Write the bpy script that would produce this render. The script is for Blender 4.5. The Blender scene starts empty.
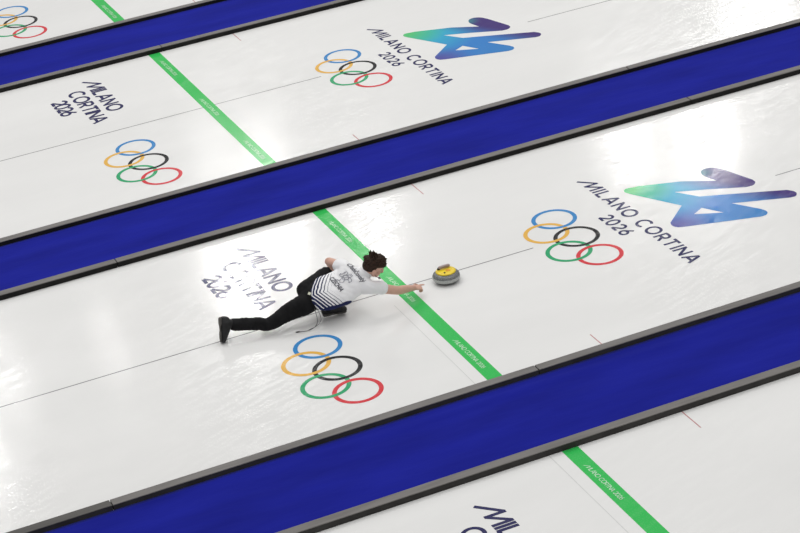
import bpy, bmesh, math, random
from mathutils import Vector, Matrix, noise
from mathutils.bvhtree import BVHTree
random.seed(7)
R = math.radians
scn = bpy.context.scene
C = scn.collection

# ------------------------------------------------------------------ camera
CAM = Vector((-7.1292, -19.6195, 10.4523))
PITCH, YAW, ROLL, FPX = R(-26.0238), R(-20.0112), R(-7.3901), 2243.958
fw = Vector((math.sin(-YAW)*math.cos(PITCH), math.cos(YAW)*math.cos(PITCH), math.sin(PITCH)))
rt = fw.cross(Vector((0, 0, 1))).normalized(); up = rt.cross(fw)
rt2 = rt*math.cos(ROLL) + up*math.sin(ROLL); up2 = up*math.cos(ROLL) - rt*math.sin(ROLL)
cd = bpy.data.cameras.new('camera'); co = bpy.data.objects.new('camera', cd); C.objects.link(co)
cd.sensor_width = 36; cd.lens = FPX*36/800; cd.clip_end = 500
mw = Matrix((rt2, up2, -fw)).transposed().to_4x4(); mw.translation = CAM
co.matrix_world = mw
scn.camera = co

# ------------------------------------------------------------------ light
scn.view_settings.view_transform = 'Standard'; scn.view_settings.look = 'None'
scn.view_settings.gamma = 1; scn.view_settings.use_curve_mapping = False
scn.view_settings.exposure = 0.0
world = bpy.data.worlds.new('arena_air'); scn.world = world; world.use_nodes = True
bgn = world.node_tree.nodes['Background']
bgn.inputs[0].default_value = (1.0, 0.993, 0.98, 1)
# dim grandstands around, bright white hall ceiling overhead
_wn = world.node_tree.nodes; _wl = world.node_tree.links
_tc = _wn.new('ShaderNodeTexCoord'); _sx = _wn.new('ShaderNodeSeparateXYZ'); _mr = _wn.new('ShaderNodeMapRange'); _mr.interpolation_type = 'SMOOTHSTEP'
_mr.inputs[1].default_value = .42; _mr.inputs[2].default_value = .85; _mr.inputs[3].default_value = .27; _mr.inputs[4].default_value = 1.17
_wl.new(_tc.outputs['Generated'], _sx.inputs[0]); _wl.new(_sx.outputs['Z'], _mr.inputs[0]); _wl.new(_mr.outputs[0], bgn.inputs[1])

def arena_lamp(x, y, z, power, size, sy=None):
    l = bpy.data.lights.new('arena_lamp', 'AREA'); l.shape = 'RECTANGLE'
    l.size = size; l.size_y = sy or size; l.energy = power; l.color = (1, .985, .955)
    o = bpy.data.objects.new('arena_lamp', l); C.objects.link(o)
    o.location = (x, y, z)
    o.rotation_euler = (Vector((1.0, -1.0, 0)) - Vector((x, y, z))).to_track_quat('-Z', 'Y').to_euler()
# rows of ceiling floodlights, 15 m above the ice
LAMP_Z = 15.0
for lx, ly, pw, sx in [(6.9, 31.3, 190, .8), (8.8, 33.2, 110, .9), (0.3, 29.6, 26, .6), (-1.3, 26.3, 95, 1.0), (3.0, 29.8, 16, .35),
                       (21.4, 32.2, 170, 1.2), (19.3, 33.0, 110, .9), (19.0, 29.2, 12, .8), (27.3, 39.0, 140, 2.2), (9.1, 39.5, 16, 1.0), (10.2, 38.0, 35, 1.0),
                       (11.3, 32.4, 70, 1.0),
                       (-3.0, 9.0, 280, 4.0), (7.0, 8.0, 280, 4.0)]:
    arena_lamp(lx, ly, LAMP_Z, pw, sx)

# ------------------------------------------------------------------ materials
def mat(name, col, rough=.6, spec=.5, **kw):
    m = bpy.data.materials.new(name); m.use_nodes = True
    b = m.node_tree.nodes['Principled BSDF']
    b.inputs['Base Color'].default_value = (*col, 1); b.inputs['Roughness'].default_value = rough
    b.inputs['Specular IOR Level'].default_value = spec
    for k, v in kw.items(): b.inputs[k].default_value = v
    return m
def nd(m, t, **kw):
    n = m.node_tree.nodes.new(t)
    for k, v in kw.items(): setattr(n, k, v)
    return n
def ln(m, a, b): m.node_tree.links.new(a, b)
def noise_col(m, c1, c2, scale, stretch=(1, 1, 1), coord='Object', lo=.35, hi=.65, bump=0, detail=4):
    b = m.node_tree.nodes['Principled BSDF']
    tc = nd(m, 'ShaderNodeTexCoord'); mp = nd(m, 'ShaderNodeMapping'); mp.inputs['Scale'].default_value = stretch
    n = nd(m, 'ShaderNodeTexNoise'); n.inputs['Scale'].default_value = scale; n.inputs['Detail'].default_value = detail
    cr = nd(m, 'ShaderNodeValToRGB')
    cr.color_ramp.elements[0].position = lo; cr.color_ramp.elements[0].color = (*c1, 1)
    cr.color_ramp.elements[1].position = hi; cr.color_ramp.elements[1].color = (*c2, 1)
    ln(m, tc.outputs[coord], mp.inputs[0]); ln(m, mp.outputs[0], n.inputs[0]); ln(m, n.outputs[0], cr.inputs[0])
    ln(m, cr.outputs[0], b.inputs['Base Color'])
    if bump:
        bp = nd(m, 'ShaderNodeBump'); bp.inputs['Strength'].default_value = bump; bp.inputs['Distance'].default_value = .01
        ln(m, n.outputs[0], bp.inputs['Height']); ln(m, bp.outputs[0], b.inputs['Normal'])
    return m

def ice_surface(m):
    """pebbled, swept ice: streaky gloss and fine bump over whatever colour lies in the ice"""
    b = m.node_tree.nodes['Principled BSDF']
    b.inputs['IOR'].default_value = 1.31
    tc = nd(m, 'ShaderNodeNewGeometry')
    mp = nd(m, 'ShaderNodeMapping', vector_type='TEXTURE'); mp.inputs['Scale'].default_value = (.9, .12, 1); mp.inputs['Rotation'].default_value = (0, 0, R(22))
    n1 = nd(m, 'ShaderNodeTexNoise'); n1.inputs['Scale'].default_value = 2.2; n1.inputs['Detail'].default_value = 4; n1.inputs['Roughness'].default_value = .7
    ln(m, tc.outputs['Position'], mp.inputs[0]); ln(m, mp.outputs[0], n1.inputs[0])
    mr = nd(m, 'ShaderNodeMapRange'); mr.inputs[1].default_value = .44; mr.inputs[2].default_value = .56
    mr.inputs[3].default_value = .05; mr.inputs[4].default_value = .22
    ln(m, n1.outputs[0], mr.inputs[0]); ln(m, mr.outputs[0], b.inputs['Roughness'])
    n2 = nd(m, 'ShaderNodeTexNoise'); n2.inputs['Scale'].default_value = 45; n2.inputs['Detail'].default_value = 2
    ln(m, tc.outputs['Position'], n2.inputs[0])
    b1 = nd(m, 'ShaderNodeBump'); b1.inputs['Strength'].default_value = .10; b1.inputs['Distance'].default_value = .006
    b2 = nd(m, 'ShaderNodeBump'); b2.inputs['Strength'].default_value = .14; b2.inputs['Distance'].default_value = .003
    ln(m, n1.outputs[0], b1.inputs['Height']); ln(m, n2.outputs[0], b2.inputs['Height'])
    ln(m, b1.outputs[0], b2.inputs['Normal']); ln(m, b2.outputs[0], b.inputs['Normal'])
    return m

M_ice = mat('white_ice', (.83, .83, .82), .2, .5)
noise_col(M_ice, (.80, .80, .795), (.85, .85, .845), .55, (.35, 1.6, 1), lo=.3, hi=.7)
ice_surface(M_ice)
def ink(name, c):
    d = tuple(x*.94+.05 for x in c)
    return ice_surface(noise_col(mat(name, c, .2, .5), c, d, 70, lo=.5, hi=.75, detail=2))
M_navy = ink('navy_ice_print', (.022, .022, .10))
M_grey_line = ink('grey_line', (.23, .23, .24))
M_faint = ink('faint_line', (.66, .67, .66))
M_red_line = ink('pink_line', (.55, .28, .28))
M_green = ink('green_stripe', (.035, .52, .10))
M_white_print = ink('white_print', (.52, .80, .56))
RING_M = [ink('blue_ring', (.045, .25, .58)), ink('black_ring', (.02, .02, .022)), ink('red_ring', (.68, .045, .06)),
          ink('yellow_ring', (.80, .46, .09)), ink('green_ring', (.03, .38, .16))]
M_carpet = mat('blue_carpet', (.02, .02, .35), .95, .06)
noise_col(M_carpet, (.007, .010, .215), (.011, .016, .315), 1.6, (.5, 1.6, 1), lo=.25, hi=.75, bump=.0)
_b = M_carpet.node_tree.nodes['Principled BSDF']; _b.inputs['Sheen Weight'].default_value = .12; _b.inputs['Sheen Tint'].default_value = (.3, .35, 1, 1)
_t = nd(M_carpet, 'ShaderNodeNewGeometry'); _n = nd(M_carpet, 'ShaderNodeTexNoise'); _n.inputs['Scale'].default_value = 3.2; _n.inputs['Detail'].default_value = 5
_m = nd(M_carpet, 'ShaderNodeMapping'); _m.inputs['Scale'].default_value = (.6, 1.7, 1); _m.inputs['Rotation'].default_value = (0, 0, .3)
_p = nd(M_carpet, 'ShaderNodeBump'); _p.inputs['Strength'].default_value = .35; _p.inputs['Distance'].default_value = .03
ln(M_carpet, _t.outputs['Position'], _m.inputs[0]); ln(M_carpet, _m.outputs[0], _n.inputs[0]); ln(M_carpet, _n.outputs[0], _p.inputs['Height']); ln(M_carpet, _p.outputs[0], _b.inputs['Normal'])
M_foam = noise_col(mat('black_foam', (.01, .01, .01), .85, .3), (.008, .008, .008), (.016, .015, .014), 6)
M_foam_grey = noise_col(mat('dark_grey_foam', (.04, .04, .04), .85, .3), (.036, .034, .033), (.052, .050, .048), 6)
M_top = noise_col(mat('grey_board_top', (.2, .19, .185), .6, .4), (.145, .137, .132), (.19, .18, .174), 5, (.4, 3, 1))
M_top_dark = noise_col(mat('dark_grey_board_top', (.1, .1, .1), .6, .4), (.075, .072, .068), (.095, .09, .085), 5, (.4, 3, 1))

# ------------------------------------------------------------------ helpers
def link(name, me, parent=None, loc=None):
    o = bpy.data.objects.new(name, me); C.objects.link(o)
    if parent: o.parent = parent
    if loc is not None: o.location = loc
    return o
def obj(name, bm, m, parent=None, loc=None, smooth=False, rotz=0):
    me = bpy.data.meshes.new(name); bm.to_mesh(me); bm.free(); me.materials.append(m)
    if smooth:
        for f in me.polygons: f.use_smooth = True
    o = link(name, me, parent, loc); o.rotation_euler.z = rotz
    return o
def tag(o, label, cat=None, group=None, kind=None):
    if label: o['label'] = label
    if cat: o['category'] = cat
    if group: o['group'] = group
    if kind: o['kind'] = kind
    return o
def thing(name, label, cat, loc=(0, 0, 0), group=None):
    return tag(link(name, None, None, loc), label, cat, group)
def part_label(o, t): o['label'] = t; return o
def box_bm(x0, x1, y0, y1, z0, z1, bev=0):
    bm = bmesh.new(); bmesh.ops.create_cube(bm, size=1)
    bmesh.ops.scale(bm, vec=(x1-x0, y1-y0, z1-z0), verts=bm.verts)
    bmesh.ops.translate(bm, vec=((x0+x1)/2, (y0+y1)/2, (z0+z1)/2), verts=bm.verts)
    if bev: bmesh.ops.bevel(bm, geom=bm.edges[:], offset=bev, segments=2, affect='EDGES')
    return bm

# ------------------------------------------------------------------ the rink
PER, W, BW, BH = 6.2136, 4.7508, .107, .0651      # sheet pitch, sheet width, board width, board height
X0, X1 = -22.0, 30.0
bm = box_bm(X0, X1, -16, 26, -.12, 0)
tag(obj('floor', bm, M_ice), 'white curling ice with glossy streaks', kind='structure')

# carpets
CARPET = [(1, 'blue carpet strip across the top left corner, beyond the farthest complete sheet'),
          (2, 'middle blue carpet strip, directly behind the curler'),
          (3, 'blue carpet strip nearest the camera, in front of the curler\'s sheet')]
for k, lab in CARPET:
    ya = -(k-3)*PER - W/2 - BW - .003; yb = -(k-2)*PER + W/2 + BW + .003    # far edge, near edge
    bm = bmesh.new(); nx, ny = 260, 22; vs = []
    for i in range(nx+1):
        row = []
        for j in range(ny+1):
            x = X0 + (X1-X0)*i/nx; t = j/ny; y = ya + (yb-ya)*t
            e = min(t, 1-t)
            z = .014 + (.006*noise.noise(Vector((x*.9, y*2.6, k*7.0))) + .004*noise.noise(Vector((x*2.5+y, y*5, 3.0)))) * min(1, e*8)
            # a long ruck near the far edge of the front strip and near the near edge of every strip
            z += .020*math.exp(-((t-.14-.02*math.sin(x*.5))/.028)**2) * (1 if k == 3 else .25) * (.6+.4*math.sin(x*.8+1))
            z += .010*math.exp(-((t-.93)/.02)**2)
            row.append(bm.verts.new((x, y, max(z, .004))))
        vs.append(row)
    for i in range(nx):
        for j in range(ny): bm.faces.new((vs[i][j], vs[i][j+1], vs[i+1][j+1], vs[i+1][j]))
    for f in bm.faces:
        if f.normal.z < 0: f.normal_flip()
    for i in range(nx):                                                  # cut edges down to the ice
        for j in (0, ny):
            a, b = vs[i][j], vs[i+1][j]
            c = bm.verts.new((b.co.x, b.co.y, .001)); d = bm.verts.new((a.co.x, a.co.y, .001)); bm.faces.new((a, b, c, d))
    tag(obj('carpet_runner', bm, M_carpet, smooth=True), lab, 'carpet', 'blue carpet strips between the sheets')

# divider boards, real joints where the photograph shows them
def board(y0, xa, xb, label, dark=False):
    foam = M_foam_grey if y0 < -2 else M_foam
    t = thing('divider_board', label, 'divider', ((xa+xb)/2, y0+BW/2, 0), 'foam divider boards along the carpets')
    h = (xb-xa)/2 - .004
    obj('foam_core', box_bm(-h, h, -BW/2, BW/2, 0.0, BH-.008, .002), foam, t)
    part_label(obj('top_strip', box_bm(-h, h, -BW/2-.001, BW/2+.001, BH-.008, BH, .003), M_top_dark if dark else M_top, t),
               'darker grey top strip' if dark else 'grey top strip')
def far_y(k): return -(k-3)*PER - W/2 - BW         # board on the far side of carpet k
def near_y(k): return -(k-2)*PER + W/2             # board on the near side
board(far_y(1), X0, X1, 'grey topped divider board along the far edge of the top left carpet')
board(near_y(1), X0, .127, 'divider board on the near edge of the top left carpet, left of the green stripe')
board(near_y(1), .127, X1, 'divider board on the near edge of the top left carpet, right of its joint')
board(far_y(2), X0, 4.72, 'long divider board on the far edge of the middle carpet, left of the joint')
board(far_y(2), 4.72, X1, 'divider board on the far edge of the middle carpet, running out at the right edge')
board(near_y(2), X0, -2.384, 'divider board on the near edge of the middle carpet, running out at the left edge')
board(near_y(2), -2.384, 4.822, 'divider board on the near edge of the middle carpet, directly behind the curler')
board(near_y(2), 4.822, X1, 'divider board on the near edge of the middle carpet, at the upper right')
board(far_y(3), X0, -3.885, 'dark topped divider board at the bottom left, beside the front carpet', True)
board(far_y(3), -3.885, .373, 'divider board on the far edge of the front carpet, between its two joints')
board(far_y(3), .373, X1, 'divider board on the far edge of the front carpet, right of the green stripe')
board(near_y(3), X0, X1, 'divider board on the near edge of the front carpet, nearest to the camera')

# ------------------------------------------------------------------ markings in the ice
def strip_bm(x0, x1, y0, y1, z):
    bm = bmesh.new(); vs = [bm.verts.new(v) for v in ((x0, y0, z), (x1, y0, z), (x1, y1, z), (x0, y1, z))]; bm.faces.new(vs); return bm

def arc(cx, cy, rx, ry, a0, a1, n=14):
    return [(cx+rx*math.cos(R(a0+(a1-a0)*i/n)), cy+ry*math.sin(R(a0+(a1-a0)*i/n))) for i in range(n+1)]
GL = {   # strokes in cap heights, advance width
 'M': ([[(.0, .0), (1.02, .95)], [(1.02, 1), (1.02, .0)], [(1.02, .05), (1.78, .95)], [(1.78, 1), (1.78, 0)]], 1.78),
 'I': ([[(0, 0), (0, 1)]], 0),
 'L': ([[(0, 1), (0, 0)], [(0, .07), (.55, .07)]], .55),
 'A': ([[(0, 0), (.44, 1)], [(.44, 1), (.88, 0)], [(.16, .3), (.72, .3)]], .88),
 'N': ([[(0, 0), (0, 1)], [(0, .94), (.72, .06)], [(.72, 0), (.72, 1)]], .72),
 'O': ([arc(.5, .5, .47, .46, 0, 360, 32)], 1.0),
 'C': ([arc(.5, .5, .47, .46, 48, 312, 24)], .86),
 'R': ([[(0, 0), (0, 1)], [(0, .93), (.35, .93)] + arc(.35, .69, .24, .24, 90, -90, 12) + [(0, .45)], [(.3, .45), (.62, 0)]], .62),
 'T': ([[(0, .93), (.72, .93)], [(.36, .93), (.36, 0)]], .72),
 '2': ([arc(.33, .66, .28, .27, 165, -35, 14) + [(.04, .07)], [(.04, .07), (.64, .07)]], .64),
 '0': ([arc(.34, .5, .3, .46, 0, 360, 26)], .68),
 '6': ([arc(.34, .33, .29, .27, 0, 360, 24), [(.52, 1.0), (.1, .48)]], .66),
 ' ': ([], .35)}
def ribbon(bm, pts, w, z, closed=False, tf=lambda u, v: (u, v)):
    n = len(pts); L = []
    for i, p in enumerate(pts):
        if closed: a, b = pts[(i-1) % n], pts[(i+1) % n]
        else: a, b = pts[max(i-1, 0)], pts[min(i+1, n-1)]
        d = Vector((b[0]-a[0], b[1]-a[1])).normalized(); nn = Vector((-d.y, d.x))*w/2
        x, y = tf(p[0]+nn.x, p[1]+nn.y); x2, y2 = tf(p[0]-nn.x, p[1]-nn.y)
        L.append((bm.verts.new((x, y, z)), bm.verts.new((x2, y2, z))))
    for i in range(n if closed else n-1):
        a, b = L[i], L[(i+1) % n]; bm.faces.new((a[0], a[1], b[1], b[0]))
def word(parent, text, base_x, y_start, y_end, cap, z, m, sw=.195, name='word'):
    """letters run from y_start towards -Y (away from it), their tops towards +X"""
    gw = sum(GL[c][1] for c in text); n = len(text)
    track = ((y_start-y_end)/cap - gw - sw) / max(1, n-1)
    bm = bmesh.new(); u = sw/2; k = 0
    for c in text:
        for st in GL[c][0]:
            closed = len(st) > 20 and (Vector(st[0])-Vector(st[-1])).length < .01
            pts = st[:-1] if closed else st
            ribbon(bm, [(u+a, b) for a, b in pts], sw, z + k*.00004, closed,
                   lambda a, b: (base_x + b*cap, y_start - a*cap)); k += 1
        u += GL[c][1] + track
    for f in bm.faces:
        f.normal_update()
        if f.normal.z < 0: f.normal_flip()
    cx, cy = base_x, (y_start+y_end)/2
    bmesh.ops.translate(bm, vec=(-parent.location.x, -parent.location.y, -parent.location.z), verts=bm.verts)
    return obj(name, bm, m, parent)

RR, RA, RB = .25, .5334, .2285
def rings(sheet_y, xc, yc, label, group):
    t = thing('ring_emblem', label, 'ring emblem', (xc, sheet_y+yc, .0), group)
    cen = [Vector((0, RA)), Vector((0, 0)), Vector((0, -RA)), Vector((-RB, RA/2)), Vector((-RB, -RA/2))]
    names = ['blue ring', 'black ring', 'red ring', 'yellow ring', 'green ring']
    r0 = RR - .0235; over = []
    pairs = [(0, 3), (3, 1), (1, 4), (4, 2)]
    bumps = {i: [] for i in range(5)}
    for a, b in pairs:
        ca, cb = cen[a], cen[b]; mid = (ca+cb)/2; d = cb-ca; h = math.sqrt(max(0, r0*r0 - d.length_squared/4))
        pn = Vector((-d.y, d.x)).normalized()
        for s in (1, -1):
            q = mid + pn*h*s
            first_over = (s > 0) == (a in (0, 1, 2))
            bumps[a].append((q, 1 if first_over else 0)); bumps[b].append((q, 0 if first_over else 1))
    for i, c in enumerate(cen):
        bm = bmesh.new(); n = 96; inn, out = [], []
        for k in range(n):
            th = 2*math.pi*k/n; d = Vector((math.cos(th), math.sin(th))); p = c + d*r0
            z = .0011
            for q, o in bumps[i]:
                w = math.exp(-((p-q).length/.07)**4); z += .0005*o*w
            a = c + d*(r0-.0235); b = c + d*(r0+.0235)
            inn.append(bm.verts.new((a.x, a.y, z))); out.append(bm.verts.new((b.x, b.y, z)))
        for k in range(n): bm.faces.new((inn[k], out[k], out[(k+1) % n], inn[(k+1) % n]))
        part_label(obj('ring', bm, RING_M[i], t), names[i])

# swooping numeral emblem, outline in plan (X = up, Y = left)
EMB = [(3.045, .745), (3.10, .742), (3.19, .725), (3.64, .54), (3.955, .318), (3.918, .47), (3.915, .56), (3.945, .635), (3.99, .668), (4.04, .672), (4.09, .65), (4.135, .60), (4.175, .50),
       (4.285, .10), (4.283, .04), (4.25, -.01), (4.20, -.035), (4.13, -.03), (3.76, .18), (3.44, .34), (3.60, .075), (4.03, -.145), (4.44, -.36), (4.478, -.42), (4.484, -.48),
       (4.455, -.53), (4.42, -.553), (4.37, -.55), (3.79, -.29), (3.965, -.60), (3.985, -.66), (3.975, -.72), (3.93, -.762), (3.87, -.765), (3.09, -.487), (3.035, -.46), (3.005, -.41), (3.003, -.36), (3.02, -.31),
       (3.33, -.01), (3.03, .58), (3.00, .655), (3.008, .71)]
TRI = [(3.33, -.28), (3.475, -.19), (3.60, -.435)]
M_emb = ink('emblem_gradient', (.1, .3, .6))
_b = M_emb.node_tree.nodes['Principled BSDF']
_tc = nd(M_emb, 'ShaderNodeTexCoord')
def _dist(pt):
    v = nd(M_emb, 'ShaderNodeVectorMath', operation='DISTANCE'); ln(M_emb, _tc.outputs['Object'], v.inputs[0]); v.inputs[1].default_value = (*pt, 0); return v.outputs['Value']
cr = nd(M_emb, 'ShaderNodeValToRGB'); mr = nd(M_emb, 'ShaderNodeMapRange'); mr.inputs[2].default_value = 1.7
ln(M_emb, _dist((3.03, .74)), mr.inputs[0]); ln(M_emb, mr.outputs[0], cr.inputs[0])
el = cr.color_ramp.elements; el[0].position = .06; el[0].color = (.10, .56, .20, 1); el[1].position = 1; el[1].color = (.04, .22, .56, 1)
for ps, cc in ((.2, (.06, .50, .36)), (.34, (.04, .40, .62)), (.62, (.04, .22, .60))):
    e = el.new(ps); e.color = (*cc, 1)
def _mixto(prev, fac, colr):
    mx = nd(M_emb, 'ShaderNodeMix', data_type='RGBA'); ln(M_emb, fac, mx.inputs[0]); ln(M_emb, prev, mx.inputs[6]); mx.inputs[7].default_value = (*colr, 1); return mx.outputs[2]
dp = nd(M_emb, 'ShaderNodeVectorMath', operation='DOT_PRODUCT'); ln(M_emb, _tc.outputs['Object'], dp.inputs[0]); dp.inputs[1].default_value = (1, .5, 0)
m1 = nd(M_emb, 'ShaderNodeMapRange', interpolation_type='SMOOTHSTEP'); m1.inputs[1].default_value = 3.70; m1.inputs[2].default_value = 4.2; ln(M_emb, dp.outputs['Value'], m1.inputs[0])
c1 = _mixto(cr.outputs[0], m1.outputs[0], (.06, .035, .19))
m2 = nd(M_emb, 'ShaderNodeMapRange', interpolation_type='SMOOTHSTEP'); m2.inputs[1].default_value = .55; m2.inputs[2].default_value = .05; ln(M_emb, _dist((3.0, -.48)), m2.inputs[0])
c2 = _mixto(c1, m2.outputs[0], (.09, .09, .36))
m3 = nd(M_emb, 'ShaderNodeMapRange', interpolation_type='SMOOTHSTEP'); m3.inputs[1].default_value = .22; m3.inputs[2].default_value = .02; m3.inputs[4].default_value = .7; ln(M_emb, _dist((3.9, .62)), m3.inputs[0])
c3 = _mixto(c2, m3.outputs[0], (.05, .28, .32))
ln(M_emb, c3, _b.inputs['Base Color'])

def smooth_loop(pts, sharp):
    out = []; n = len(pts)
    for i in range(n):
        p0, p1, p2, p3 = [Vector(pts[(i+k) % n]) for k in (-1, 0, 1, 2)]
        if (p2-p1).length > .17: out.append(p1); continue
        for s in range(4):
            t = s/4; q = .5*((2*p1)+(-p0+p2)*t+(2*p0-5*p1+4*p2-p3)*t*t+(-p0+3*p1-3*p2+p3)*t**3)
            if (p1-p0).length > .17 or (p3-p2).length > .17: q = p1.lerp(p2, t)
            out.append(q)
    return out
def emblem(sheet_y, label, group):
    from mathutils.geometry import tessellate_polygon
    lp = [Vector((p.x, p.y, 0)) for p in smooth_loop(EMB, 0)]; tr = [Vector((*p, 0)) for p in TRI]
    tris = tessellate_polygon([lp, tr]); bm = bmesh.new()
    vs = [bm.verts.new((p.x, p.y, .0013)) for p in lp+tr]
    for t in tris:
        try: bm.faces.new([vs[i] for i in t])
        except ValueError: pass
    for f in bm.faces:
        f.normal_update()
        if f.normal.z < 0: f.normal_flip()
    return tag(obj('numeral_emblem', bm, M_emb, loc=(0, sheet_y, 0)), label, 'emblem', group)

SH = {'A': 2*PER, 'B': PER, 'C': 0.0, 'D': -PER}
WHO = {'A': 'top left corner sheet', 'B': 'sheet behind the middle carpet', 'C': "curler's sheet", 'D': 'bottom right sheet'}
for s, y in SH.items():
    who = WHO[s]
    # green line with three small printed slogans
    t = thing('hog_line', f'wide green stripe across the {who}', 'line marking', (0, y, 0), 'green stripes across the sheets')
    obj('stripe', strip_bm(-.08, .08, -W/2, W/2, .0009), M_green, t)
    for (ya, yb) in ((2.06, 1.375), (.355, -.345), (-1.34, -2.04)):
        if s == 'D' and ya < 1: continue
        if s == 'A' and ya > 1: continue
        part_label(word(t, 'MILANO CORTINA 2026', -.027, y+ya, y+yb, .048, .0016, M_white_print, .15, 'slogan'), 'small white lettering in the green stripe')
    # centre line, interrupted by the printed rings and emblem
    if s != 'D':
        t = thing('centre_line', f'thin grey centre line along the {who}', 'line marking', (0, y, 0), 'thin centre lines of the sheets')
        segs = [(X0, -.08), (.08, 1.55), (4.54, X1)]
        for a, b in segs:
            if s == 'A' and a > 0: continue
            obj('line_segment', strip_bm(a, b, -.0075+.035, .0075+.035, .0007), M_grey_line, t)
    if s in 'CD':
        tag(obj('faint_line', strip_bm(-.004, .004, -W/2, -.3 if s == 'C' else W/2, .0006), M_faint, loc=(-.209, y, 0)), f'faint pale hairline beside the green stripe on the {who}', 'line marking', 'faint hairlines')
    # little pink lines by the boards
    t = thing('courtesy_line', f'short thin pink lines beside the divider boards on the {who}', 'line marking', (1.15, y, 0), 'short pink lines beside the boards')
    for sg in ((1, -1) if s in 'BC' else (1,) if s == 'D' else (-1,)):
        obj('line_segment', strip_bm(-.006, .006, min(sg*W/2, sg*(W/2-.34)), max(sg*W/2, sg*(W/2-.34)), .0008), M_red_line, t)
    # left hand print: three rows of letters
    if s != 'A':
        t = thing('ice_lettering', f'navy three row lettering left of the green stripe on the {who}', 'lettering', (-1.2, y+1.3, 0), 'three row letterings')
        part_label(word(t, 'MILANO', -1.133, y+2.01, y+.70, .207, .0012, M_navy), 'top row, with a long slanting first stroke')
        part_label(word(t, 'CORTINA', -1.42, y+1.72, y+.43, .207, .0012, M_navy), 'middle row')
        if s != 'D': part_label(word(t, '2026', -1.70, y+1.535, y+.935, .207, .0012, M_navy), 'bottom row, the year')
    if s != 'D':
        rings(y, -1.2024, -1.196, f'five interlocked coloured rings left of the green stripe on the {who}', 'ring emblems left of the green stripes')
    if s in 'BC':
        rings(y, 2.0522, .0018, f'five interlocked coloured rings right of the green stripe on the {who}', 'ring emblems right of the green stripes')
        t = thing('ice_lettering', f'navy two row lettering beside the swooping emblem on the {who}', 'lettering', (2.7, y, 0), 'two row letterings')
        part_label(word(t, 'MILANO', 2.70, y+1.265, y+.065, .172, .0012, M_navy), 'first word of the long row, with a long slanting first stroke')
        part_label(word(t, 'CORTINA', 2.70, y-.055, y-1.275, .172, .0012, M_navy), 'second word of the long row')
        part_label(word(t, '2026', 2.45, y+.285, y-.29, .16, .0012, M_navy), 'short row, the year')
        emblem(y, f'green, blue and purple swooping emblem on the {who}', 'swooping numeral emblems')

# ------------------------------------------------------------------ curling stone
M_granite = noise_col(mat('grey_granite', (.2, .2, .2), .25, .5), (.085, .09, .095), (.30, .31, .31), 120, lo=.35, hi=.66, detail=2)
M_band = noise_col(mat('pale_striking_band', (.4, .41, .4), .4, .5), (.36, .38, .37), (.50, .52, .50), 90, lo=.35, hi=.65, detail=2)
M_yellow = noise_col(mat('yellow_plastic', (.85, .62, .02), .35, .5), (.82, .58, .015), (.92, .70, .03), 25)
M_black = noise_col(mat('black_plastic', (.01, .01, .01), .4, .5), (.008, .008, .008), (.014, .014, .014), 10)
M_grip = noise_col(mat('pinkish_grey_grip', (.36, .28, .26), .5, .4), (.32, .26, .24), (.42, .33, .31), 20)
M_chrome = noise_col(mat('steel_bolt', (.5, .5, .5), .25, .5, Metallic=1.0), (.45, .45, .45), (.6, .6, .6), 20)
M_orange = noise_col(mat('orange_print', (.8, .33, .02), .4, .5), (.78, .34, .02), (.84, .4, .03), 20)
def lathe(prof, n=64):
    bm = bmesh.new(); rows = []
    for r, z in prof:
        rows.append([bm.verts.new((r*math.cos(2*math.pi*i/n), r*math.sin(2*math.pi*i/n), z)) for i in range(n)] if r > 1e-5 else [bm.verts.new((0, 0, z))])
    for a, b in zip(rows, rows[1:]):
        for i in range(n):
            j = (i+1) % n
            if len(a) == 1: bm.faces.new((a[0], b[j], b[i]))
            elif len(b) == 1: bm.faces.new((a[i], a[j], b[0]))
            else: bm.faces.new((a[i], a[j], b[j], b[i]))
    bmesh.ops.recalc_face_normals(bm, faces=bm.faces); return bm
def tube(pts, rad, n=10, bm=None):
    bm = bm or bmesh.new(); rows = []; pts = [Vector(p) for p in pts]
    if not hasattr(rad, '__len__'): rad = [rad]*len(pts)
    for i, p in enumerate(pts):
        d = (pts[min(i+1, len(pts)-1)] - pts[max(i-1, 0)]).normalized()
        s = d.cross(Vector((0, 0, 1))); s = s.normalized() if s.length > 1e-3 else Vector((1, 0, 0)); u = s.cross(d)
        rows.append([bm.verts.new(p + rad[i]*(s*math.cos(2*math.pi*k/n) + u*math.sin(2*math.pi*k/n))) for k in range(n)])
    for a, b in zip(rows, rows[1:]):
        for k in range(n): bm.faces.new((a[k], a[(k+1) % n], b[(k+1) % n], b[k]))
    bm.faces.new(rows[0]); bm.faces.new(rows[-1][::-1])
    bmesh.ops.recalc_face_normals(bm, faces=bm.faces); return bm
ST = thing('curling_stone', 'grey granite curling stone with yellow top, sliding ahead of the curler\'s hand', 'curling stone', (.466, -.122, 0))
obj('body', lathe([(0, .004), (.055, .004), (.062, 0), (.068, .003), (.10, .012), (.128, .026), (.140, .040), (.1445, .052)] + [(.1450, .056), (.1450, .064)] +
    [(.1435, .074), (.137, .090), (.124, .104), (.108, .112), (.085, .115), (0, .115)]), M_granite, ST, smooth=True)
part_label(obj('striking_band', lathe([(.1385, .036), (.1425, .042), (.1458, .050), (.1466, .056), (.1466, .064), (.1455, .070), (.143, .074), (.138, .073)]), M_band, ST, smooth=True), 'pale matt band around the stone')
obj('top_plate', lathe([(0, .116), (.104, .114), (.107, .118), (.104, .125), (.085, .129), (0, .131)]), M_yellow, ST, smooth=True)
obj('neck', tube([(-.056, .052, .122), (-.056, .052, .136), (-.048, .052, .147)], [.022, .016, .015], 12), M_black, ST, smooth=True)
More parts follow.
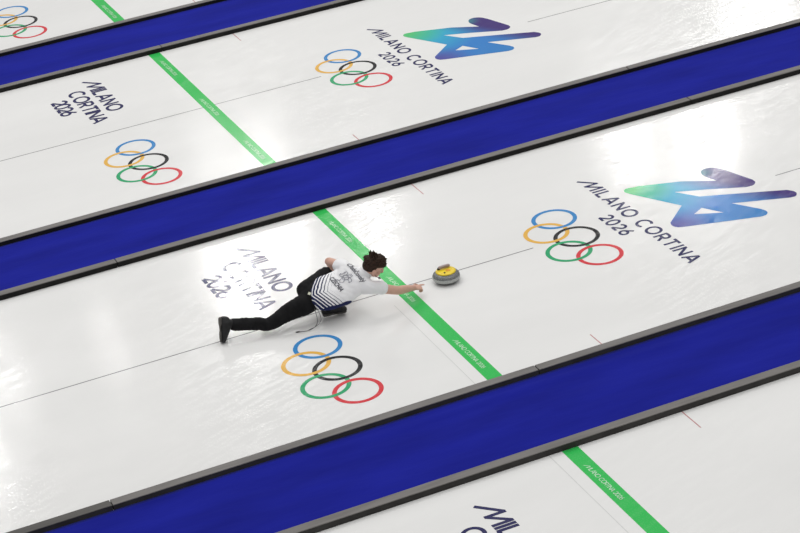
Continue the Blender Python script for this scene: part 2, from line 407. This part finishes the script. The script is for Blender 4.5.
hp = [(-.060+.130*t, .052-.008*math.sin(math.pi*t), .146+.008*math.sin(math.pi*t)) for t in [i/12 for i in range(13)]]
part_label(obj('handle', tube(hp, [.011]+[.0165]*11+[.010], 12), M_grip, ST, smooth=True), 'pinkish grey handle')
part_label(obj('printed_mark', lathe([(0, .1315), (.026, .1312), (.026, .1307)], 24), M_orange, ST, loc=(.02, -.02, .0012)), 'orange mark on the yellow top')
obj('bolt', lathe([(0, .137), (.008, .136), (.010, .131), (.010, .128)], 16), M_black, ST, loc=(-.035, -.055, 0), smooth=True)
#PERSON
# ------------------------------------------------------------------ the curler
def V(*a): return Vector(a)
def loft(bm, st, n=28, cap=4):
    """st: list of (centre, side vector scaled to half width, up vector scaled to half thickness); rounded ends"""
    rows = []
    def ring(c, s, u): rows.append([bm.verts.new(c + s*math.cos(2*math.pi*k/n) + u*math.sin(2*math.pi*k/n)) for k in range(n)])
    d0 = (st[0][0]-st[1][0]).normalized(); d1 = (st[-1][0]-st[-2][0]).normalized()
    h0 = min(st[0][1].length, st[0][2].length)*.9; h1 = min(st[-1][1].length, st[-1][2].length)*.9
    for i in range(cap, 0, -1):
        a = i/(cap+.3)*math.pi/2; ring(st[0][0]+d0*h0*math.sin(a), st[0][1]*math.cos(a), st[0][2]*math.cos(a))
    for c, s, u in st: ring(c, s, u)
    for i in range(1, cap+1):
        a = i/(cap+.3)*math.pi/2; ring(st[-1][0]+d1*h1*math.sin(a), st[-1][1]*math.cos(a), st[-1][2]*math.cos(a))
    fs = []
    for a, b in zip(rows, rows[1:]):
        for k in range(n): fs.append(bm.faces.new((a[k], a[(k+1) % n], b[(k+1) % n], b[k])))
    fs.append(bm.faces.new(rows[0][::-1])); fs.append(bm.faces.new(rows[-1]))
    bmesh.ops.recalc_face_normals(bm, faces=fs)
def spline(P, m=6):
    out = []
    for i in range(len(P)-1):
        p0, p1, p2, p3 = P[max(i-1, 0)], P[i], P[i+1], P[min(i+2, len(P)-1)]
        for s in range(m):
            t = s/m; out.append(.5*((2*p1)+(-p0+p2)*t+(2*p0-5*p1+4*p2-p3)*t*t+(-p0+3*p1-3*p2+p3)*t**3))
    out.append(P[-1]); return out
def limb(bm, pts, radii, flat=1.0, upv=None, n=20, m=6):
    """tapering limb along a smooth chain of points; radii per point, flat squashes along upv"""
    P = spline([Vector(p) for p in pts], m); Rr = spline([Vector((r, 0, 0)) for r in radii], m); st = []
    for i, p in enumerate(P):
        d = (P[min(i+1, len(P)-1)] - P[max(i-1, 0)]).normalized()
        u = Vector(upv) if upv else V(0, 0, 1)
        s = d.cross(u)
        if s.length < .05: s = d.cross(V(1, 0, 0))
        s.normalize(); u = s.cross(d).normalized(); r = Rr[i].x
        st.append((p, s*r, u*r*flat))
    loft(bm, st, n, 3)
def ellipsoid(bm, c, ax, ay, az, seg=20):
    M = Matrix((ax, ay, az)).transposed().to_4x4(); M.translation = Vector(c)
    bmesh.ops.create_uvsphere(bm, u_segments=seg, v_segments=seg//2+2, radius=1, matrix=M)
def fuse(bm, voxel, smooth=4, fac=.5):
    """one continuous surface out of the overlapping volumes in bm"""
    me = bpy.data.meshes.new('tmp'); bm.to_mesh(me); bm.free()
    o = bpy.data.objects.new('tmp', me); C.objects.link(o)
    r = o.modifiers.new('r', 'REMESH'); r.mode = 'VOXEL'; r.voxel_size = voxel
    sm = o.modifiers.new('s', 'SMOOTH'); sm.factor = fac; sm.iterations = smooth
    dg = bpy.context.evaluated_depsgraph_get(); out = bpy.data.meshes.new_from_object(o.evaluated_get(dg))
    bpy.data.objects.remove(o); bpy.data.meshes.remove(me); return out
def mobj(name, me, m, parent):
    me.materials.clear(); me.materials.append(m)
    for f in me.polygons: f.use_smooth = True
    me.name = name; o = link(name, me); o.parent = parent; o.matrix_parent_inverse = parent.matrix_world.inverted(); o.location = -parent.location if False else (0, 0, 0)
    return o

M_skin = noise_col(mat('skin', (.6, .36, .28), .55, .4), (.62, .36, .28), (.70, .42, .33), 14)
M_hair = noise_col(mat('dark_brown_hair', (.02, .012, .008), .6, .2), (.014, .007, .004), (.050, .024, .014), 60, (1, 1, 1), bump=.6)
M_trs = noise_col(mat('black_trousers', (.008, .008, .009), .85, .2), (.006, .006, .007), (.011, .011, .012), 12)
M_shoe = noise_col(mat('black_shoe', (.012, .012, .013), .5, .4), (.009, .009, .01), (.018, .018, .02), 20)
M_sole = noise_col(mat('dark_grey_sole', (.09, .085, .08), .7, .3), (.07, .066, .062), (.11, .104, .098), 20)
M_text = noise_col(mat('navy_shirt_print', (.02, .02, .045), .8, .2), (.018, .018, .04), (.024, .024, .05), 20)
M_lion = noise_col(mat('grey_shirt_print', (.33, .33, .38), .8, .2), (.30, .30, .35), (.38, .38, .43), 20)
M_cord = noise_col(mat('grey_cord', (.12, .12, .12), .8, .2), (.10, .10, .10), (.15, .15, .15), 20)
M_patch = noise_col(mat('pale_patch', (.75, .75, .6), .8, .2), (.7, .7, .55), (.8, .8, .66), 20)

# joints, metres; the curler faces +X, his right side towards -Y
PEL = V(-1.037, -.098, .275); WAI = V(-.926, -.170, .300); CHE = V(-.692, -.215, .345); UCH = V(-.575, -.245, .385); NEK = V(-.480, -.272, .43)
shR = V(-.469, -.387, .330); shL = V(-.604, -.102, .470)
elR = V(-.190, -.385, .205); wrR = V(.030, -.282, .122)
elL = V(-.655, .280, .405); wrL = V(-.545, .130, .20)
hipR = V(-1.105, -.145, .230); hipL = V(-1.010, -.046, .315)
knR = V(-1.488, -.089, .100); anR = V(-1.810, .030, .140)
knL = V(-.730, .150, .345); anL = V(-.875, -.150, .10)
heelR = V(-1.945, .065, .235); toeR = V(-2.000, -.012, .030)
heelL = V(-.914, -.125, .032); toeL = V(-.690, -.168, .032)

person = thing('person', 'curler in white shirt and black trousers sliding low over the ice, one arm stretched forward', 'person', (-1.0, -.1, 0))

def torso_stations(g):
    """g: extra girth. side vectors run to the curler's left"""
    sh = (shL-shR).normalized(); hp = (hipL-hipR).normalized()
    def stn(c, side, hw, ht, nxt):
        d = nxt.normalized(); s = (side - d*side.dot(d)).normalized(); u = d.cross(s); u = u if u.z > 0 else -u
        return (c, s*(hw+g), u*(ht+g))
    ax = (NEK-PEL)
    return [stn(PEL, hp, .165, .105, ax), stn(PEL.lerp(WAI, .55), hp, .160, .108, ax), stn(WAI, hp.lerp(sh, .3), .150, .105, ax),
            stn(WAI.lerp(CHE, .5), hp.lerp(sh, .6), .160, .105, ax), stn(CHE, sh, .178, .112, ax), stn(UCH, sh, .175, .10, ax), stn(UCH.lerp(NEK, .6), sh, .125, .075, ax)]
# --- head frame
HC = V(-.376, -.322, .512)
HF = V(.82, -.20, -.56).normalized()                        # looks along the ice towards the stone
HU = (V(.42, -.30, .86) - HF*V(.42, -.30, .86).dot(HF)).normalized(); HS = HU.cross(HF)     # HS: his left
def hp_(f, s, u): return HC + HF*f + HS*s + HU*u
# --- body, one continuous surface
bm = bmesh.new()
loft(bm, [(c_ - V(0, 0, .02), s_*.62, u_*.62) for c_, s_, u_ in torso_stations(-.02)])
limb(bm, [UCH, NEK, HC - HU*.05 - HF*.03], [.07, .060, .056])
limb(bm, [UCH.lerp(shR, .5), shR, shR.lerp(elR, .45), elR, elR.lerp(wrR, .35), wrR], [.065, .055, .052, .045, .044, .030])
limb(bm, [UCH.lerp(shL, .5), shL, shL.lerp(elL, .45), elL, elL.lerp(wrL, .35), wrL], [.07, .058, .049, .041, .040, .026])
limb(bm, [hipR, hipR.lerp(knR, .5), knR, knR.lerp(anR, .35), anR], [.085, .070, .048, .048, .034])
limb(bm, [hipL, hipL.lerp(knL, .5), knL, knL.lerp(anL, .35), anL], [.085, .070, .048, .048, .034])
limb(bm, [anR, heelR.lerp(toeR, .35)+V(.02, .008, 0), toeR+V(.03, .02, .04)], [.032, .024, .015])
limb(bm, [anL, heelL.lerp(toeL, .4)+V(0, 0, .012), toeL+V(-.03, 0, .008)], [.030, .020, .012])
# skull, jaw, nose, ears, brow, lips
ellipsoid(bm, hp_(-.012, 0, .022), HF*.098, HS*.077, HU*.088, 28)
ellipsoid(bm, hp_(.032, 0, -.052), HF*.060, HS*.056, HU*.062, 24)
ellipsoid(bm, hp_(.070, 0, -.093), HF*.020, HS*.024, HU*.018)
limb(bm, [hp_(.088, 0, .012), hp_(.104, 0, -.022), hp_(.098, 0, -.034)], [.010, .014, .011], n=12, m=3)
for s in (1, -1):
    ellipsoid(bm, hp_(-.000, s*.091, -.018), HF*.021+HS*s*.008, HS*.012, HU*.034, 16)
    ellipsoid(bm, hp_(.076, s*.032, .016), HF*.014, HS*.022, HU*.008, 14)
    ellipsoid(bm, hp_(.062, s*.040, -.025), HF*.018, HS*.020, HU*.016, 14)
ellipsoid(bm, hp_(.089, 0, -.056), HF*.010, HS*.024, HU*.005, 14)
ellipsoid(bm, hp_(.087, 0, -.067), HF*.010, HS*.020, HU*.006, 14)
# hands: palm and five fingers each
def hand(wr, fwd, palm_n, side, curls, spread=.9):
    """fwd along the hand, palm_n out of the palm, side towards the thumb"""
    fwd = fwd.normalized(); palm_n = (palm_n - fwd*palm_n.dot(fwd)).normalized(); side = (side - fwd*side.dot(fwd) - palm_n*side.dot(palm_n)).normalized()
    loft(bm, [(wr - fwd*.01, side*.026, palm_n*.019), (wr+fwd*.035, side*.036, palm_n*.016), (wr+fwd*.088, side*.041, palm_n*.013)], 18, 3)
    lens = [.072, .080, .074, .058]
    for i in range(4):
        a = (1.5-i)/1.5; root = wr + fwd*.082 + side*.030*a; d = (fwd + side*.10*a*spread).normalized(); p = root.copy(); pts = [p.copy()]; ang = 0
        for j, fr in enumerate((.46, .30, .24)):
            ang += curls[i]*(.75 if j == 0 else 1); q = d*math.cos(ang) + palm_n*math.sin(ang); p = p + q*lens[i]*fr; pts.append(p.copy())
        limb(bm, pts, [.0092, .0088, .0080, .0070], n=10, m=3)
    t0 = wr + fwd*.022 + side*.026; t1 = t0 + (fwd*.55+side*.75+palm_n*.25).normalized()*.040; t2 = t1 + (fwd*.85+side*.35+palm_n*.3).normalized()*.030; t3 = t2 + (fwd*.97+side*.1+palm_n*.25).normalized()*.022
    limb(bm, [t0, t1, t2, t3], [.014, .0115, .0098, .0080], n=10, m=3)
hand(wrR, V(.92, .15, -.24), V(.05, .35, -.92), V(-.42, .86, .18), [.07, .85, 1.05, 1.15])
hand(wrL, V(.55, -.35, -.75), V(-.6, -.7, -.1), V(.5, -.6, .5), [.6, .7, .75, .8])
body = mobj('body', fuse(bm, .0042, 3), M_skin, None) if False else None
me = fuse(bm, .0042, 3)
def put(name, me, m):
    me.transform(Matrix.Translation(-person.location)); me.materials.clear(); me.materials.append(m)
    for f in me.polygons: f.use_smooth = True
    me.name = name; return link(name, me, person)
body = put('body', me, M_skin)

# --- eyes: white and iris, sub-parts of nothing, parts of the figure
M_eye = noise_col(mat('eye_white', (.8, .78, .75), .2, .5), (.78, .76, .73), (.84, .82, .8), 20)
for s in (1, -1):
    bm = bmesh.new(); ellipsoid(bm, hp_(.0775, s*.031, -.002), HF*.0085, HS*.0125, HU*.0070, 14); ellipsoid(bm, hp_(.0840, s*.031, -.002), HF*.003, HS*.0055, HU*.0055, 10)
    me = bpy.data.meshes.new('eye'); bm.to_mesh(me); bm.free(); e = put('eye', me, M_eye); me.materials.append(M_black)
    for f in me.polygons:
        if (f.center + person.location - hp_(.0865, s*.031, -.002)).length < .007: f.material_index = 1

# --- shirt
bm = bmesh.new()
def sst(c, sv, ht, ax):
    d = ax.normalized(); sv = sv - d*sv.dot(d)*.6; u = d.cross(sv).normalized(); u = u if u.z > 0 else -u
    return (c, sv, u*ht)
AX = (NEK-PEL)
loft(bm, [sst(V(-.950, -.172, .285), V(.012, .168, .072), .120, AX), sst(V(-.895, -.158, .288), V(.038, .190, .085), .125, AX), sst(V(-.786, -.165, .295), V(.034, .195, .090), .118, AX),
          sst(V(-.680, -.195, .325), V(.003, .190, .088), .112, AX), sst(V(-.575, -.235, .375), V(-.035, .170, .075), .098, AX), sst(V(-.52, -.258, .405), V(-.045, .12, .06), .075, AX)], 40, 2)
limb(bm, [UCH.lerp(NEK, .3), NEK.lerp(HC, .20)], [.078, .066])
for s, e, a, k in ((shR, elR, .085, .42), (shL, elL, .082, .38)):
    limb(bm, [UCH.lerp(s, .35), s, s.lerp(e, k*.6), s.lerp(e, k)], [.088, .070, .070, .072])
    # yoke between shoulder and neck
    limb(bm, [CHE.lerp(s, .5), s], [.085, .068])
me = fuse(bm, .007, 6)
axis = (NEK-PEL).normalized(); sidev = ((shL-shR) - axis*(shL-shR).dot(axis)).normalized()
sk = V(-.05, .19, .11).normalized(); nsk = axis.cross(sk).normalized(); nsk = nsk if nsk.z > 0 else -nsk
BAS = Matrix((axis, sk, nsk)).transposed().inverted()
def uvw(p): d = BAS @ (p-PEL); return d.x, d.y
NORM = [v.normal.copy() for v in me.vertices]
for i, v in enumerate(me.vertices):                          # soft folds across the small of the back and under the arms
    a, c = uvw(v.co)
    f = noise.noise(Vector((a*9, c*5, 1.0)))*.010 + noise.noise(Vector((a*22+c*9, c*16, 4.0)))*.004
    v.co = v.co + NORM[i]*f
ua = me.attributes.new('along', 'FLOAT', 'POINT'); va = me.attributes.new('across', 'FLOAT', 'POINT')
for i, v in enumerate(me.vertices):
    a, c = uvw(v.co); ua.data[i].value = a; va.data[i].value = c
M_shirt = mat('white_shirt', (.78, .78, .80), .85, .2)
b = M_shirt.node_tree.nodes['Principled BSDF']
def attr(n): a = nd(M_shirt, 'ShaderNodeAttribute'); a.attribute_name = n; return a.outputs['Fac']
def mth(op, a, b_=None, c_=None):
    n = nd(M_shirt, 'ShaderNodeMath', operation=op)
    for i, x in enumerate((a, b_, c_)):
        if x is None: continue
        if isinstance(x, (int, float)): n.inputs[i].default_value = x
        else: ln(M_shirt, x, n.inputs[i])
    return n.outputs[0]
A_, B_ = attr('along'), attr('across')
wob = nd(M_shirt, 'ShaderNodeTexNoise'); wob.inputs['Scale'].default_value = 9
Bo = mth('ADD', B_, .07)
tt = mth('SUBTRACT', A_, mth('MAXIMUM', mth('MULTIPLY', Bo, .73), mth('MULTIPLY', Bo, -.31)))      # chevrons opening towards the shoulders
tt = mth('ADD', tt, mth('MULTIPLY', wob.outputs[0], .02))
ph = mth('FRACT', mth('MULTIPLY', tt, 1/.038))
# stripe share fades from wide navy at the hem to hairlines under the shoulders
share = nd(M_shirt, 'ShaderNodeMapRange'); share.inputs[1].default_value = .02; share.inputs[2].default_value = .235; share.inputs[3].default_value = .72; share.inputs[4].default_value = .0
ln(M_shirt, tt, share.inputs[0])
isn = mth('MULTIPLY', mth('LESS_THAN', ph, share.outputs[0]), mth('LESS_THAN', mth('ADD', B_, mth('MULTIPLY', A_, .6)), .36))
side_n = mth('LESS_THAN', B_, -.232); low = mth('LESS_THAN', A_, .47)
isn = mth('MAXIMUM', isn, mth('MULTIPLY', side_n, low))
mx = nd(M_shirt, 'ShaderNodeMix', data_type='RGBA'); ln(M_shirt, isn, mx.inputs[0]); mx.inputs[6].default_value = (.90, .90, .92, 1); mx.inputs[7].default_value = (.016, .022, .085, 1)
ln(M_shirt, mx.outputs[2], b.inputs['Base Color'])
shirt = put('shirt', me, M_shirt)
part_label(shirt, 'white short sleeved shirt with navy chevron stripes at the back')

# printing on the back of the shirt, laid on the cloth
dgv = [v.co.copy() + person.location for v in me.vertices]
tree = BVHTree.FromPolygons(dgv, [tuple(f.vertices) for f in me.polygons])
backn = nsk
def on_back(a, c, off=.005):
    p = PEL + axis*a + sk*c + backn*.6
    h = tree.ray_cast(p, -backn)
    return (h[0] + h[1]*off if h[0] else PEL + axis*a + sk*c + backn*.1) - person.location
def back_text(text, a0, c0, size, arch, name, lab, m=None, bold=.0):
    cu = bpy.data.curves.new('t', 'FONT'); cu.body = text; cu.size = 1; cu.align_x = 'CENTER'; cu.offset = bold; cu.resolution_u = 3
    o = bpy.data.objects.new('t', cu); C.objects.link(o)
    me = bpy.data.meshes.new_from_object(o.evaluated_get(bpy.context.evaluated_depsgraph_get())); bpy.data.objects.remove(o)
    bm = bmesh.new(); bm.from_mesh(me); bmesh.ops.triangulate(bm, faces=bm.faces[:])
    bmesh.ops.subdivide_edges(bm, edges=[e for e in bm.edges if e.calc_length() > .25], cuts=2)
    for v in bm.verts:
        x, y = v.co.x*size[0], v.co.y*size[1]
        v.co = on_back(a0 + y - arch*x*x, c0 - x)
    bm.to_mesh(me); bm.free(); me.materials.clear(); me.materials.append(m or M_text); me.name = name
    ob = link(name, me, shirt); part_label(ob, lab); return ob
back_text('CZECHIA', .285, -.018, (.050, .068), 0, 'shirt_lettering', 'dark country name across the middle of the back', bold=.02)
back_text('Chabičovský', .528, .022, (.053, .072), .2, 'shirt_lettering', 'dark surname arched below the collar', bold=.008)
bm = bmesh.new()
LION = [arc(.012, .022, .013, .02, 0, 300, 12), arc(-.012, .028, .012, .018, 40, 330, 12), arc(.002, -.004, .02, .010, 0, 200, 10), arc(.04, .028, .012, .020, -60, 120, 8), arc(.004, -.052, .018, .010, 20, 200, 8), arc(0, .02, .022, .030, 0, 360, 18), arc(.002, .058, .014, .012, -60, 240, 12), arc(.030, .040, .020, .012, 200, 20, 10), arc(.034, .012, .022, .012, 200, 10, 10),
        arc(-.034, .045, .014, .022, -60, 200, 12), arc(-.036, .010, .014, .016, 60, -200, 12), arc(.018, -.030, .012, .022, 100, -90, 10), arc(-.014, -.034, .014, .020, 80, -120, 10), arc(-.05, .035, .010, .03, -90, 120, 10),
        [(-.012, .074), (-.008, .086), (0, .076), (.006, .087), (.012, .073)]]
for pts in LION:
    L = []
    for i, p in enumerate(pts):
        a, b2 = pts[max(i-1, 0)], pts[min(i+1, len(pts)-1)]; d = Vector((b2[0]-a[0], b2[1]-a[1])).normalized(); nn = Vector((-d.y, d.x))*.0024
        L.append([bm.verts.new(on_back(.402 + q[1]*1.15, .008 - q[0]*1.35)) for q in ((p[0]+nn.x, p[1]+nn.y), (p[0]-nn.x, p[1]-nn.y))])
    for a, b2 in zip(L, L[1:]): bm.faces.new((a[0], a[1], b2[1], b2[0]))
part_label(obj('shirt_emblem', bm, M_lion, shirt), 'grey outlined lion between the two lines of print')

# --- trousers
bm = bmesh.new()
st = torso_stations(.004)
loft(bm, [st[0], st[1], (PEL.lerp(WAI, .8), st[2][1], st[2][2])], 32, 4)
limb(bm, [hipR+V(.02, 0, 0), hipR.lerp(knR, .45)+V(0, 0, .008), knR, knR.lerp(anR, .4), anR+V(-.012, .004, .0)], [.112, .094, .070, .066, .066])
limb(bm, [hipL+V(-.02, 0, 0), hipL.lerp(knL, .5)+V(0, .01, 0), knL, knL.lerp(anL, .35), anL+V(0, 0, .02)], [.112, .088, .068, .060, .052])
me = fuse(bm, .008, 6)
NORM = [v.normal.copy() for v in me.vertices]
for i, v in enumerate(me.vertices):
    p = v.co; v.co = p + NORM[i]*(noise.noise(p*11)*.009 + noise.noise(Vector((p.x*34, p.y*12, p.z*12)))*.005)
part_label(put('trousers', me, M_trs), 'black trousers')
# --- shoes
def shoe(heel, toe, upv, an):
    d = (toe-heel).normalized(); s = d.cross(upv).normalized(); u = s.cross(d).normalized()
    if u.dot(upv) < 0: u = -u
    L = (toe-heel).length
    bm = bmesh.new()
    loft(bm, [(heel + d*t*L + u*h*.5, s*w, u*h*.5) for t, w, h in ((.02, .036, .100), (.18, .045, .122), (.38, .046, .115), (.6, .051, .092), (.8, .053, .072), (.95, .044, .056))], 22, 4)
    limb(bm, [heel + d*L*.17 + u*.05, an], [.043, .046])
    up_ = fuse(bm, .006, 4)
    bm = bmesh.new()
    loft(bm, [(heel + d*t*L + u*(.006 if t < .3 else .002), s*w, u*h) for t, w, h in ((.0, .040, .022), (.20, .044, .022), (.34, .036, .012), (.5, .042, .012), (.62, .052, .016), (.82, .055, .016), (.98, .042, .012))], 20, 3)
    return up_, fuse(bm, .006, 3)
for h, t, u, a in ((heelR+V(-.012, -.0, 0), toeR+V(-.005, 0, -.012), V(-.9, .35, .15)*-1, anR), (heelL, toeL, V(.0, .12, 1), anL+V(0, 0, .02))):
    up_, so = shoe(h, t, u, a)
    up_.transform(Matrix.Translation(-person.location)); so.transform(Matrix.Translation(-person.location))
    up_.materials.append(M_shoe); so.materials.append(M_sole)
    for me in (up_, so):
        for f in me.polygons: f.use_smooth = True
    so_o = link('shoe', up_, person); link('sole', so, so_o)
# --- hair: a cap of locks, longer and ruffled on top
bm = bmesh.new()
ellipsoid(bm, hp_(-.020, 0, .026), HF*.110, HS*.088, HU*.090, 28)
ellipsoid(bm, hp_(.045, 0, .066), HF*.060, HS*.066, HU*.040, 20)
ellipsoid(bm, hp_(-.045, 0, -.010), HF*.078, HS*.068, HU*.078, 24)
rng = random.Random(3)
for i in range(260):
    th = rng.uniform(0, 2*math.pi); phi = rng.uniform(.02, 1.0)
    u = math.cos(phi*1.45); rr = math.sin(phi*1.45); f = rr*math.cos(th); s = rr*math.sin(th)
    if f > .35 and u < .45: continue
    if s*s > .5 and u < .12 and -.35 < f < .45: continue
    root = hp_(-.018+f*.098, s*.082, .032+u*.088); nrm = (root-hp_(-.018, 0, .02)).normalized()
    sweep = (HF*(.55 if f > -.2 else -.3) + HS*(rng.uniform(-.3, .3)+.15) + HU*(.25 if u > .6 else -.45) + nrm*rng.uniform(.0, .22)).normalized()
    L = rng.uniform(.030, .055); limb(bm, [root - nrm*.006, root + sweep*L*.5 + nrm*.002, root + sweep*L], [.0085, .0065, .0030], n=7, m=2)
for dx, dy in ((.0, .01), (-.02, .0), (.01, -.01)):           # cowlick
    limb(bm, [hp_(-.03+dx, dy, .115), hp_(-.045+dx, dy*1.6, .142), hp_(-.05+dx, dy*2.4, .162)], [.007, .0045, .0025], n=7, m=2)
# cut the hair away from the face
for v in bm.verts:
    p = v.co - HC; f, s, u = p.dot(HF), p.dot(HS), p.dot(HU)
    if f > .01 and u < .045:
        k = min(1, (f-.01)/.03)*min(1, (.045-u)/.02); v.co -= HF*k*.05*1.0 + (HS*s)*k*.25
me = fuse(bm, .0042, 3, .5)
part_label(put('hair', me, M_hair), 'short ruffled dark brown hair')
# --- microphone by the mouth on a thin boom
bm = tube([hp_(.005, -.087, -.03), hp_(.05, -.078, -.062), hp_(.092, -.052, -.078)], .0022, 8)
me = bpy.data.meshes.new('microphone'); bm.to_mesh(me); bm.free()
mic = put('microphone', me, M_black)
bm = bmesh.new(); ellipsoid(bm, hp_(.098, -.046, -.080), HF*.016, HS*.011, HU*.011, 14)
me = bpy.data.meshes.new('foam_tip'); bm.to_mesh(me); bm.free(); me.transform(Matrix.Translation(-person.location)); me.materials.append(M_black); link('foam_tip', me, mic)
# --- pale patch on the trousers, cord hanging to the ice
bm = bmesh.new(); pc = V(-1.050, -.215, .375); o_ = []
part_o = None
tre = [o for o in person.children if o.name.startswith('trousers')][0]
tv = [v.co.copy() + person.location for v in tre.data.vertices]
tt_ = BVHTree.FromPolygons(tv, [tuple(f.vertices) for f in tre.data.polygons])
vd = (pc - CAM).normalized(); hit = tt_.ray_cast(CAM, V(-1.062, -.215, .365) - CAM)
if hit[0]:
    n_ = hit[1]; a_ = n_.cross(V(0, 0, 1)).normalized(); b_ = n_.cross(a_)
    vs = [bm.verts.new(hit[0] + n_*z_ + a_*x_ + b_*y_ - person.location) for z_ in (.006, -.02) for x_, y_ in ((-.02, -.011), (.014, -.014), (.02, .012), (-.012, .015))]
    bm.faces.new(vs[:4]); bm.faces.new(vs[4:][::-1])
    for k in range(4): bm.faces.new((vs[k], vs[(k+1) % 4], vs[4+(k+1) % 4], vs[4+k]))
    bmesh.ops.recalc_face_normals(bm, faces=bm.faces[:])
part_label(obj('patch', bm, M_patch, tre), 'small pale patch on the seat of the trousers')
L0 = person.location
cp = [V(-1.062, -.30, .23), V(-1.064, -.345, .12), V(-1.09, -.325, .045), V(-1.165, -.305, .012), V(-1.265, -.262, .008)]
bm = tube([p - L0 for p in spline(cp, 6)], .0034, 8)
tube([p - L0 + V(.012*math.sin(i*.3), .004, .003) for i, p in enumerate(spline([cp[0]+V(.02, .01, 0), cp[1]+V(.03, 0, 0), cp[2]+V(.03, .0, .0), cp[3]+V(.02, 0, 0)], 6))], .0028, 8, bm)
cord = part_label(obj('cord', bm, M_cord, tre, smooth=True), 'grey cord hanging from the waist to the ice')
bm = tube([p - L0 for p in (cp[-1]+V(.02, -.008, .002), cp[-1], cp[-1]+V(-.018, .007, 0))], [.006, .007, .004], 10)
part_label(obj('cord_tip', bm, M_black, cord, smooth=True), 'black cord end') if False else part_label(obj('cord_tip', bm, M_black, tre, smooth=True), 'black end of the cord')
